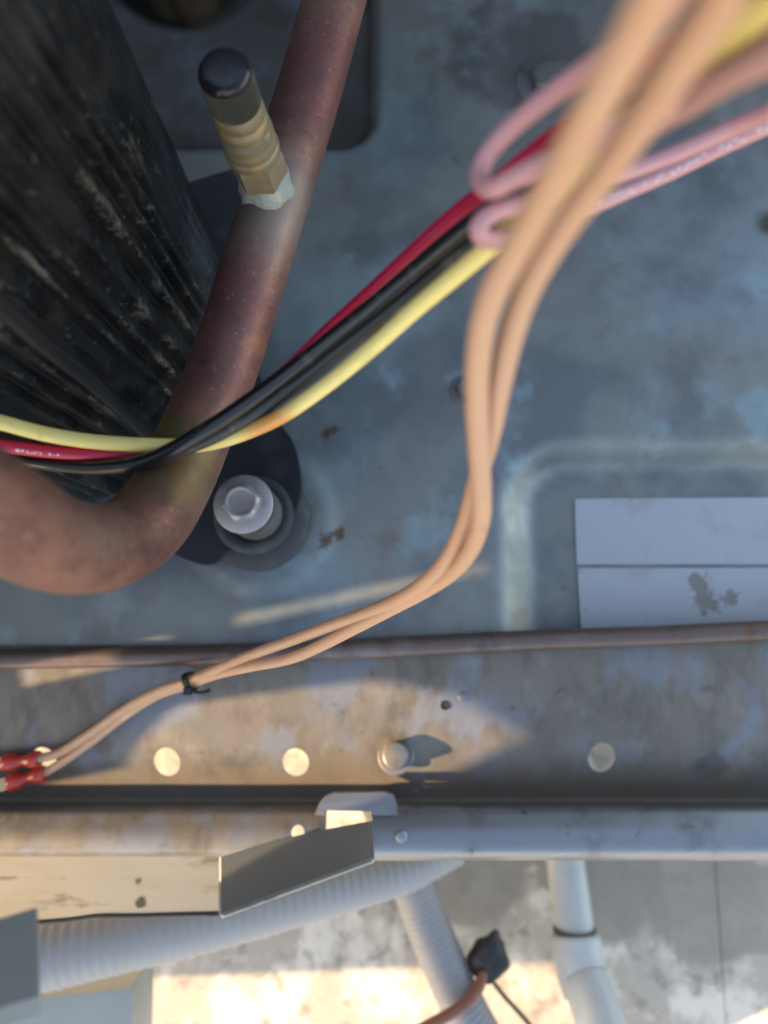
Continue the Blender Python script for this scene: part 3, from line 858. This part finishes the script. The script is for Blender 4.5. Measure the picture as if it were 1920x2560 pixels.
# ------------------------------------------------------------------ bracket below the rail
brk = empty('sheet_bracket', 'bent sheet metal bracket standing in front of the rail, sunlit flange and grey tab', 'bracket', PZ(555, 2150, 0))
def plate(name, q, th, m, parent, bev=.0003, sub=0):
    """q: four 3D corners, base pair then top pair; th pushes towards -Y"""
    bm = bmesh.new()
    n = (q[1] - q[0]).cross(q[3] - q[0]).normalized()
    if n.y > 0: n = -n
    prism(bm, q, n * th); soften(bm, bev, 3)
    return link(name, bm, m, parent, angle=60)
f1 = PZ(-120, 2126, -.004); f2 = PZ(547, 2128, -.004)
nseg = 12
bm = bmesh.new()
tops = [(-120, 2316), (0, 2312), (90, 2307), (180, 2299), (240, 2291), (340, 2290), (450, 2287), (547, 2285)]
bots = [(-120, 2122), (0, 2123), (90, 2124), (180, 2125), (240, 2126), (340, 2128), (450, 2129), (547, 2129)]
g = []
for (tx, ty), (bxp, byp) in zip(tops, bots):
    T = PZ(tx, ty, .004); Bt = PZ(bxp, byp, -.002)
    g.append([Bt.lerp(T, k / 8) + Vector((0, -.0010 * math.sin(math.pi * k / 8), 0)) for k in range(9)])
def shell(g, th):
    bm = bmesh.new()
    A = [[bm.verts.new(p) for p in r] for r in g]
    nrm = (g[-1][0] - g[0][0]).cross(g[0][-1] - g[0][0]).normalized()
    if nrm.y > 0: nrm = -nrm
    B = [[bm.verts.new(p + nrm * th) for p in r] for r in g]
    n, m = len(g), len(g[0])
    for i in range(n - 1):
        for j in range(m - 1):
            bm.faces.new((A[i][j], A[i + 1][j], A[i + 1][j + 1], A[i][j + 1]))
            bm.faces.new((B[i][j], B[i][j + 1], B[i + 1][j + 1], B[i + 1][j]))
    for i in range(n - 1):
        bm.faces.new((A[i][0], B[i][0], B[i + 1][0], A[i + 1][0]))
        bm.faces.new((A[i][-1], A[i + 1][-1], B[i + 1][-1], B[i][-1]))
    for j in range(m - 1):
        bm.faces.new((A[0][j], A[0][j + 1], B[0][j + 1], B[0][j]))
        bm.faces.new((A[-1][j], B[-1][j], B[-1][j + 1], A[-1][j + 1]))
    return bm
link('flange', shell(g, .0012), M['flange'], brk, angle=40)
g = []
for t in [k / 10 for k in range(11)]:
    Bt = PZ(552 + (930 - 552) * t, 2142 + (2052 - 2142) * t, .0065 + .0015 * t) ; T = PZ(553 + (935 - 553) * t, 2283 + (2143 - 2283) * t, .0325 - .003 * t)
    if 0 < t < 1: Bt += Vector((0, .0012 * math.sin(math.pi * t), 0))
    g.append([Bt.lerp(T, k / 6) for k in range(7)])
link('tab', shell(g, .0013), M['tab'], brk, angle=40)
# lit hem folded along the tab's outer edge
hp = [r[-1] + Vector((0, -.0012, -.0004)) for r in g]
bm = bmesh.new(); tube(bm, catmull(hp, 3), .0008, 10); link('hem', bm, M['flange'], brk)
hp = [PZ(x, y, .0042) for x, y in tops]
bm = bmesh.new(); tube(bm, catmull(hp, 3), .0008, 10); hm = link('edge_seal', bm, M['nylon'], brk)

# grey plates at the lower left
bm = bmesh.new()
prism(bm, [PD(x, y, d) for x, y, d in ((-160, 2345, .150), (93, 2268, .150), (99, 2490, .138), (-160, 2570, .138))], (0, -.004, -.0012)); soften(bm, .0008, 3)
tag(link('corner_plate', bm, M['greypaint'], angle=50), 'blurred dark grey plate corner at the lower left edge, above the conduit', 'plate')
bm = bmesh.new()
prism(bm, [PZ(x, y, -.045) for x, y in ((-160, 2520), (322, 2472), (330, 2482), (324, 2700), (-160, 2740))], (0, 0, -.03)); soften(bm, .002, 3)
tag(link('service_box', bm, M['greypaint2'], angle=50), 'light grey box corner at the bottom left edge below the ribbed conduit', 'box')

# ------------------------------------------------------------------ conduits, pipe and cables outside
def ribbed(name, label, pts, r, pitch, depth, mt, group, taper=0):
    P = catmull([PD(*p) for p in pts], 60)
    bm = bmesh.new()
    tube(bm, P, r, 32, rfun=lambda L, t: r * (1 - taper * t) + depth * math.cos(2 * math.pi * L / pitch))
    return tag(link(name, bm, mt), label, 'conduit', group)
G4 = 'flexible conduits below the rail'
ribbed('flexible_conduit', 'wide ribbed grey conduit rising from the lower left under the bracket', [(-260, 2470, .292), (-60, 2420, .295), (120, 2380, .299), (330, 2335, .305), (540, 2290, .314), (740, 2240, .326), (900, 2200, .338), (1020, 2165, .348), (1130, 2110, .36)], .0165, .0046, .00020, M['conduit'], G4, .34)
ribbed('flexible_conduit', 'finely ribbed pale conduit descending from the rail past the black tape', [(930, 1950, .365), (985, 2080, .362), (1020, 2170, .360), (1065, 2300, .357), (1115, 2420, .352), (1170, 2540, .345), (1250, 2680, .338), (1350, 2830, .33)], .0113, .0028, .00022, M['conduitcore'], G4)
pvc = empty('pvc_pipe', 'pale grey plastic pipe with collar and elbow dropping from the rail', 'pipe', PD(1440, 2330, .36))
bm = bmesh.new(); tube(bm, catmull([PD(1395, 1990, .39), PD(1408, 2110, .382), PD(1424, 2230, .374), PD(1438, 2340, .366)], 6), .0103, 32); link('pipe', bm, M['pvc'], pvc)
bm = bmesh.new(); A_, B_ = PD(1436, 2318, .366), PD(1437, 2332, .3655); tube(bm, [A_, A_.lerp(B_, .5), B_], .0112, 32); link('gasket', bm, M['gasket'], pvc)
bm = bmesh.new()
cp = catmull([PD(1438, 2334, .365), PD(1445, 2390, .361), PD(1455, 2440, .357), PD(1470, 2480, .353)], 8)
tube(bm, cp, .0128, 32, rfun=lambda L, t: .0128 if t > .04 else .0120); link('coupling', bm, M['pvc'], pvc)
bm = bmesh.new()
cp = catmull([PD(1460, 2445, .355), PD(1482, 2500, .347), PD(1505, 2570, .338), PD(1530, 2650, .33), PD(1560, 2760, .32)], 8)
tube(bm, cp, .0118, 32, rfun=lambda L, t: .0122); link('elbow', bm, M['pvc'], pvc)

# taped splice with its cables
tp = empty('taped_splice', 'crumpled black taped splice beside the pale conduit on the concrete', 'splice', PD(1215, 2395, .37))
c = PD(1224, 2388, .350)
bm = bmesh.new()
bmesh.ops.create_icosphere(bm, subdivisions=4, radius=1)
rot = Matrix.Rotation(RAD(-14), 4, 'Z')
for v in bm.verts:
    p = v.co.copy()
    s = 1 + .22 * noise.noise(p * 1.7 + Vector((3, 1, 2))) + .10 * noise.noise(p * 4.1)
    s += -.25 * max(0, p.y) * abs(p.x)
    q = Vector((p.x * .0096 * s * (1 - .25 * p.y), p.y * .0125 * s, p.z * .0065 * s))
    v.co = (rot @ q) + c
link('tape_wrap', bm, M['tape'], tp, loc=c)
bm = bmesh.new(); tube(bm, catmull([PD(1208, 2430, .346), PD(1196, 2470, .340), PD(1160, 2512, .334), (PD(1080, 2560, .328)), PD(1000, 2600, .322), PD(900, 2650, .316)], 8), .0027, 16); link('brown_cable', bm, M['browncable'], tp)
bm = bmesh.new(); tube(bm, catmull([PD(1222, 2440, .364), PD(1260, 2490, .366), PD(1310, 2545, .366), PD(1370, 2620, .362)], 8), .0013, 12); link('thin_cable', bm, M['nylon'], tp)

# motor hanging at the top
mo = empty('fan_motor', 'glossy black round motor end blurred at the top edge', 'motor', PD(487, -72, .125))
c = PD(487, -72, .125)
up = Vector((0, 0, 1))
bm = bmesh.new()
lathe(bm, c, up, [(0, 0), (.0105, .0002), (.0140, .0014), (.0158, .0036), (.0165, .0070), (.0165, .060), (0, .060)], 64)
link('housing', bm, M['motor'], mo, angle=60)
bm = bmesh.new(); lathe(bm, c + up * .06, up, [(0, 0), (.004, 0), (.004, .05), (0, .05)], 24); link('shaft', bm, M['sleeve'], mo, angle=50)

# ------------------------------------------------------------------ added sun blocker left of the view, openings shaped to make the sun patches
side = empty('sun_blocker', 'added unseen panel at the left, its openings shaped to throw the sun patches', 'panel', (-.35, 0, 0))
XP = -.35
def yz(pts): return [Vector((XP, y, z)) for y, z in pts]
outline = [(.55, -.03), (-.095, -.03), (-.095, .035), (-.212, .035), (-.212, -.03), (-.245, -.03), (-.290, .0725), (-.37, .0725), (-.37, .099), (-.318, .099), (-.35, .14), (-.42, .3), (-.42, .5), (.55, .5)]
bm = bmesh.new(); prism(bm, yz(outline), (-.0012, 0, 0))
sp_ = link('blocker_sheet', bm, M['blocker'], side, smooth=False, loc=(XP, 0, 0))
cb = bmesh.new()
def hole(pts): prism(cb, [Vector((XP + .01, y, z)) for y, z in pts], (-.03, 0, 0))
hole([(-.114, .087), (-.092, .104), (-.095, .122), (-.099, .140), (-.112, .154), (-.137, .164), (-.149, .140), (-.178, .130), (-.178, .12), (-.157, .075), (-.157, .06), (-.114, .06)])
hole([(-.0636, .119), (-.0586, .119), (-.0590, .163), (-.0632, .163)])
hole([(-.0700, .078), (-.0612, .078), (-.0612, .106), (-.0700, .106)])
cut(sp_, cb)

# ------------------------------------------------------------------ condenser coil behind the pan (outside the frame)
M['coil'] = mat('dirty_aluminium_fins', (0.10, 0.10, 0.095), 0.5, 0.4)
coil = empty('condenser_coil', 'dirty finned condenser coil standing behind the base pan', 'coil', (0, .45, 0))
bm = bmesh.new(); prism(bm, [(-.345, .445, -.02), (.452, .445, -.02), (.452, .470, -.02), (-.345, .470, -.02)], (0, 0, .52)); soften(bm, .002)
link('rear_fins', bm, M['coil'], coil, angle=50)
